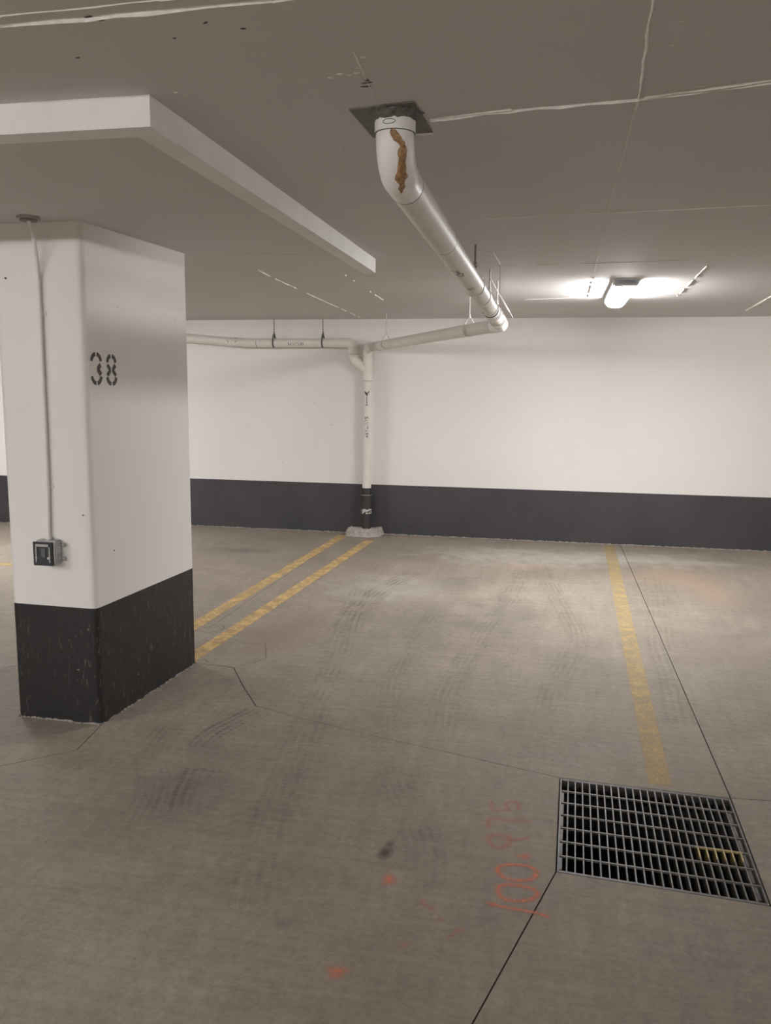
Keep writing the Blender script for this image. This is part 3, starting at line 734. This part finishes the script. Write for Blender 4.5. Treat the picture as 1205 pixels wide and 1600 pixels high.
def arrow_bm():
    bm = bmesh.new()
    for poly in ([(-.07, -.003), (.06, -.003), (.06, .003), (-.07, .003)], [(.030, 0), (.062, -.022), (.088, -.030), (.068, 0)], [(.030, 0), (.068, 0), (.088, .030), (.062, .022)],
                 [(-.070, -.016), (-.064, -.016), (-.064, .016), (-.070, .016)]):
        bm.faces.new([bm.verts.new((x, y, 0)) for x, y in poly])
    bmesh.ops.subdivide_edges(bm, edges=bm.edges[:], cuts=1); return bm
tocam = (2.0, -9, 0)
wrap('pipe_marking', arrow_bm(), (VX, D-.10, 1.505), (0, 0, 1), (.05, -1, 0), RA, M_INK, dp, 'black flow arrow on the downpipe')
wrap('pipe_marking', text_mesh('SANITARY', .050), (VX, D-.10, 1.20), (0, 0, -1), (-.05, -1, 0), RA, M_INK, dp, 'black printed lettering reading down the pipe')
wrap('pipe_marking', text_mesh('SANITARY', .040), (-2.86, D-.10, LZ), (1, 0, 0), (.1, -1, -.35), RA, M_INK, dp, 'black printed lettering on the left pipe')
def smudge_bm():
    bm = bmesh.new(); rs = random.Random(3)
    for i in range(16):
        x, y, w_, h_ = rs.uniform(-.12, .12), rs.uniform(-.03, .03), rs.uniform(.003, .010), rs.uniform(.008, .022)
        bm.faces.new([bm.verts.new(q) for q in ((x, y, 0), (x+w_, y+.002, 0), (x+w_*.8, y+h_, 0), (x-.002, y+h_*.9, 0))])
    return bm
tag(wrap('ink_smudge', smudge_bm(), (-3.60, D-.10, LZ+.012), (1, 0, 0), (0, -1, .35), RA+.001, M_INK_FADED, dp, 'faded dark smudged print on the left pipe'), kind='stuff')
def arrow2():
    bm = bmesh.new()
    for poly in ([(-.05, -.005), (.03, -.007), (.03, .007), (-.05, .005)], [(-.05, -.026), (-.03, -.030), (-.005, -.004), (-.02, .004)], [(.03, -.018), (.10, -.010), (.10, .014), (.03, .018)]):
        bm.faces.new([bm.verts.new((x, y, 0)) for x, y in poly])
    bmesh.ops.subdivide_edges(bm, edges=bm.edges[:], cuts=1); return bm
wrap('pipe_marking', arrow2(), along(3.72), axis, (.12, -.3, -1), RA, M_INK_FADED, dp, 'faded grey arrow on the ceiling pipe')
wrap('pipe_marking', text_mesh('SAN', .05), along(4.22), axis, (.15, -.3, -1), RA, M_INK_FADED, dp, 'faded grey lettering on the ceiling pipe')

# ceiling plate round the pipe
sp = empty('sleeve_plate', (-.482, 2.38, ZC)); tag(sp, 'square dark sheet metal plate on the ceiling around the pipe', 'plate')
sx, sy = -.482, 2.38
P4 = [(-.571, 2.264), (-.393, 2.232), (-.385, 2.500), (-.563, 2.520)]
def edge_hit(a):   # where a ray from the pipe axis leaves the plate outline
    d = Vector((math.cos(a), math.sin(a))); best = 9
    for i in range(4):
        p, q = Vector(P4[i])-Vector(TOP[:2]), Vector(P4[(i+1) % 4])-Vector(TOP[:2]); e_ = q-p
        den = d.x*e_.y-d.y*e_.x
        if abs(den) < 1e-9: continue
        t = (p.x*e_.y-p.y*e_.x)/den; u = (p.x*d.y-p.y*d.x)/den
        if t > 0 and -1e-6 <= u <= 1+1e-6: best = min(best, t)
    return d, best
angs = sorted([2*math.pi*i/36 for i in range(36)] + [math.atan2(y-TOP.y, x-TOP.x) % (2*math.pi) for x, y in P4])
bm = bmesh.new(); loops = []
for zz in (-.0035, 0):
    ri, ro = [], []
    for a in angs:
        d, t = edge_hit(a); c2 = Vector(TOP[:2])-Vector((sx, sy))
        rr_ = min(RA+.0062, t-.001); ri.append(bm.verts.new((*(c2+d*rr_), zz))); ro.append(bm.verts.new((*(c2+d*t), zz)))
    loops.append((ri, ro))
m = len(angs); (i0, o0), (i1, o1) = loops
for j in range(m):
    k = (j+1) % m
    for a, b in ((i0, o0), (o0, o1), (o1, i1), (i1, i0)): bm.faces.new((a[j], a[k], b[k], b[j]))
obj('plate_sheet', bm, M_PLATE, sp)
bm = bmesh.new(); box(bm, -.47-sx, -.385-sx, 2.499-sy, 2.504-sy, -.008, -.001); obj('plate_edge', bm, M_SEAM, sp)

# pipe hangers
def hanger(x, y, z, label, dark=False, d=(1, 0, 0), strap=None):
    h = empty('pipe_hanger', (x, y, z)); tag(h, label, 'pipe hanger', 'hangers carrying the drain pipe')
    m = M_ROD_DARK if dark else M_ROD; d = Vector(d).normalized(); s = Vector((d.y, -d.x, 0)).normalized(); top = ZC-z
    bm = bmesh.new(); tube(bm, [(0, 0, .10), (0, 0, top)], .0048, 8); obj('rod', bm, m, h)
    bm = bmesh.new(); tube(bm, [(0, 0, .092), (0, 0, .104)], .012, 6); tube(bm, [(0, 0, .112), (0, 0, .120)], .010, 6); obj('nut', bm, m, h)
    pts = []
    for i in range(25):
        a = math.radians(-218+256*i/24); pts.append(s*(RA+.004)*math.cos(a)+Vector((0, 0, (RA+.004)*math.sin(a))))
    pts = [Vector((0, 0, .094))-s*.012, pts[0]+Vector((0, 0, .014))] + pts + [pts[-1]+Vector((0, 0, .014)), Vector((0, 0, .094))+s*.012]
    bm = bmesh.new()
    for a, b in zip(pts, pts[1:]):
        q = [bm.verts.new(a+d*.009), bm.verts.new(b+d*.009), bm.verts.new(b-d*.009), bm.verts.new(a-d*.009)]; bm.faces.new(q)
    bmesh.ops.remove_doubles(bm, verts=bm.verts, dist=1e-5); r = bmesh.ops.solidify(bm, geom=bm.faces[:], thickness=.003)
    obj('clevis_strap', bm, strap or m, h)
hanger(-3.125, D-.10, LZ, 'dark hanger on the left wall pipe, nearest the numbered column', True)
hanger(-2.565, D-.10, LZ, 'dark hanger on the left wall pipe, nearest its elbow', True)
p = B0.lerp(C2, .81); hanger(p.x, p.y, p.z, 'pale hanger on the sloping branch pipe, next to the wall downpipe', False, bd)
p = B0.lerp(C2, .175); hanger(p.x, p.y, p.z, 'pale hanger on the sloping branch pipe, next to the corner elbow', False, bd)
for y, lab in ((4.45, 'hanger on the long ceiling pipe, nearest the big elbow'), (5.35, 'middle hanger on the long ceiling pipe'), (5.95, 'hanger on the long ceiling pipe nearest the far corner')):
    p = along(y); hanger(p.x, p.y, p.z, lab, y < 5, axis, M_PIPE)
# loose wire strung along the ceiling beside the pipe
wr = empty('wire', (-.38, 5.3, 2.28)); tag(wr, 'thin pale wire strung beside the ceiling pipe near its far end', 'wire')
bm = bmesh.new(); w0 = Vector(wr.location)
tube(bm, [Vector(q)-w0 for q in ((-.445, 4.50, 2.345), (-.375, 4.56, 2.345), (-.365, 4.95, 2.335), (-.385, 5.3, 2.20), (-.375, 5.9, 2.18), (-.365, 6.35, 2.15))], .0022, 6); obj('wire_strand', bm, M_ROD, wr)
bm = bmesh.new(); tube(bm, [Vector(q)-w0 for q in ((-.395, 4.7, 2.225), (-.392, 5.4, 2.205), (-.384, 6.2, 2.18))], .003, 6); obj('wire_strand', bm, M_ROD, wr)

# mortar pad at the foot of the downpipe
bm = bmesh.new(); P8 = []
nx = 22
base = [(-2.27, D-.005), (-2.285, D-.16), (-2.26, D-.215), (-2.17, D-.245), (-2.03, D-.25), (-1.93, D-.20), (-1.90, D-.12), (-1.895, D-.005)]
dense = []
for i in range(len(base)):
    for j in range(4): dense.append(line_pt(base[i], base[(i+1) % len(base)], j/4))
cx, cy = -2.085, D-.12
rings_ = []
for s, z in ((1.06, 0), (1.0, .022), (.97, .060), (.90, .078), (.62, .070), (.3, .072)):
    rings_.append([bm.verts.new((cx+(x-cx)*s*random.uniform(.97, 1.03)-cx, min(D-.002, cy+(y-cy)*s*random.uniform(.97, 1.03))-cy, max(0, z+random.uniform(-.008, .010)*(z > 0)))) for x, y in dense])
n = len(dense)
for a, b in zip(rings_, rings_[1:]):
    for j in range(n): bm.faces.new((a[j], a[(j+1) % n], b[(j+1) % n], b[j]))
bm.faces.new(rings_[-1])
pad = obj('concrete_pad', bm, M_PAD); pad.location = (cx, cy, 0)
tag(pad, 'rough grey mortar pad on the floor around the foot of the downpipe', 'concrete pad')
# crumbs where floor meets wall
bm = bmesh.new()
for i in range(260):
    x = random.uniform(-3.9, 2.3); r = random.uniform(.002, .009)
    b2 = bmesh.new(); bmesh.ops.create_icosphere(b2, subdivisions=1, radius=r)
    append(bm, b2, Matrix.Translation((x, D-random.uniform(.004, .02), .001)) @ Matrix.Diagonal((random.uniform(1, 3.5), 1, .6, 1)))
tag(obj('mortar_crumbs', bm, M_PAD, floor), kind='stuff')

# ------------------------------------------------------------------ floor grate
cx, cy = .395, 3.09
gr = empty('drain_grate', (cx, cy, 0)); tag(gr, 'rectangular grey steel bar grate set in the floor with a smear of yellow paint', 'floor grate')
gm = M_GRATE
def gpt(u, v):   # bilinear inside the pit opening
    a = Vector(GA).lerp(Vector(GB), u); b = Vector(GD).lerp(Vector(GC_), u); return a.lerp(b, v)
inn2 = inset([GA, GB, GC_, GD], .003)
inn3 = inset([GA, GB, GC_, GD], .0075)
inn4 = inset([GA, GB, GC_, GD], .020)
for i in range(4):
    bm = bmesh.new(); q = [inn2[i], inn2[(i+1) % 4], inn3[(i+1) % 4], inn3[i]]
    prism(bm, [(x-cx, y-cy) for x, y in q], -.034, -.001)
    q = [inn3[i], inn3[(i+1) % 4], inn4[(i+1) % 4], inn4[i]]
    prism(bm, [(x-cx, y-cy) for x, y in q], -.040, -.034)
    obj('frame_angle', bm, gm, gr)
def gbar(name, u0, v0, u1, v1, w, z0, z1):
    a = gpt(u0, v0); b = gpt(u1, v1); d = (b-a).normalized(); nn = Vector((-d.y, d.x))*w/2
    bm = bmesh.new(); prism(bm, [(q.x-cx, q.y-cy) for q in (a-nn, b-nn, b+nn, a+nn)], z0, z1); return obj(name, bm, gm, gr)
NB = 23
e = .0095
for i in range(NB+1):
    u = e+(1-2*e)*i/NB; gbar('bearing_bar', u, .014, u, .986, .0050, -.048, -.0030)
for j in range(8):
    v = .018+(1-.036)*j/7; gbar('cross_bar', .014, v, .986, v, .0062, -.009, -.002)
# grate material uses object space; give it world-like coordinates by keeping the mask relative
for nd in gm.node_tree.nodes:
    if nd.type == 'MAPPING': nd.inputs['Location'].default_value = (cx, cy, 0)

# ------------------------------------------------------------------ lamps
def make_lamp(x, y, label):
    L = empty('ceiling_lamp', (x, y, ZC)); tag(L, label, 'ceiling light', 'long ceiling lamps of the garage')
    hw, hl = .078, .62
    bm = bmesh.new(); box(bm, -hw-.004, hw+.004, -hl, hl, -.040, 0, .006); obj('housing', bm, M_HOUSING, L)
    # diffuser: rounded trough with rounded ends
    bm = bmesh.new(); prof = []
    rows = []
    for iy in range(13):
        ty = iy/12*2-1; ey = abs(ty); k = 1 if ey < .9 else math.sqrt(max(.02, 1-((ey-.9)/.1)**2*.9))
        row = []
        for j in range(11):
            a = math.pi*j/10; row.append(bm.verts.new((-math.cos(a)*(hw-.008)*(.8+.2*k) , ty*(hl-.012), -.040-.048*k*math.sin(a)**.6)))
        rows.append(row)
    for a, b in zip(rows, rows[1:]):
        for j in range(10): bm.faces.new((a[j], a[j+1], b[j+1], b[j]))
    bm.faces.new(rows[0]); bm.faces.new(rows[-1][::-1])
    obj('diffuser', bm, M_LIGHT, L, True)
    for s in (-1, 1):
        bm = bmesh.new(); box(bm, -hw+.004, hw-.004, s*(hl-.006)-.006, s*(hl-.006)+.006, -.048, -.004, .003); obj('end_cap', bm, M_HOUSING, L)
    for s in (-1, 1):
        for q in (-.42, 0, .42):
            bm = bmesh.new(); box(bm, s*(hw+.002)-.004, s*(hw+.002)+.004, q-.015, q+.015, -.040, -.012, .001); obj('latch', bm, M_HOUSING, L)
    return L
first = make_lamp(.395, 6.57, 'lit white ceiling lamp near the back wall, right of the drain pipe')
def copy_lamp(x, y, label, turned=False):
    r = first.copy(); COL.objects.link(r); r.location = (x, y, ZC); r['label'] = label
    if turned: r.rotation_euler = (0, 0, math.pi/2)
    for ch in list(first.children):
        c = ch.copy(); COL.objects.link(c); c.parent = r
LAMPS = [(-5.35, .45, 'lit ceiling lamp left of the camera, outside the picture'),
         (-5.5, 6.6, 'lit ceiling lamp near the back wall, left of the picture'),
         (6.2, 6.5, 'lit ceiling lamp near the back wall, right of the picture'),
         (.5, -4.0, 'added unseen fill lamp behind the camera', True),  # added lamp, turned across to brighten surfaces that face the camera
         (-2.4, -3.2, 'added unseen fill lamp behind the camera to its left, in line with the column', True),  # another added lamp, sends more light onto the column front
         (-4.3, -1.9, 'added unseen fill lamp behind the camera at its far left', True),  # added to lift the column front, curb and left ceiling
         (5.0, -5.6, 'added unseen fill lamp far behind the camera to its right', True)]  # added fill from far back, kept off the right-hand floor
for l in LAMPS: copy_lamp(*l)
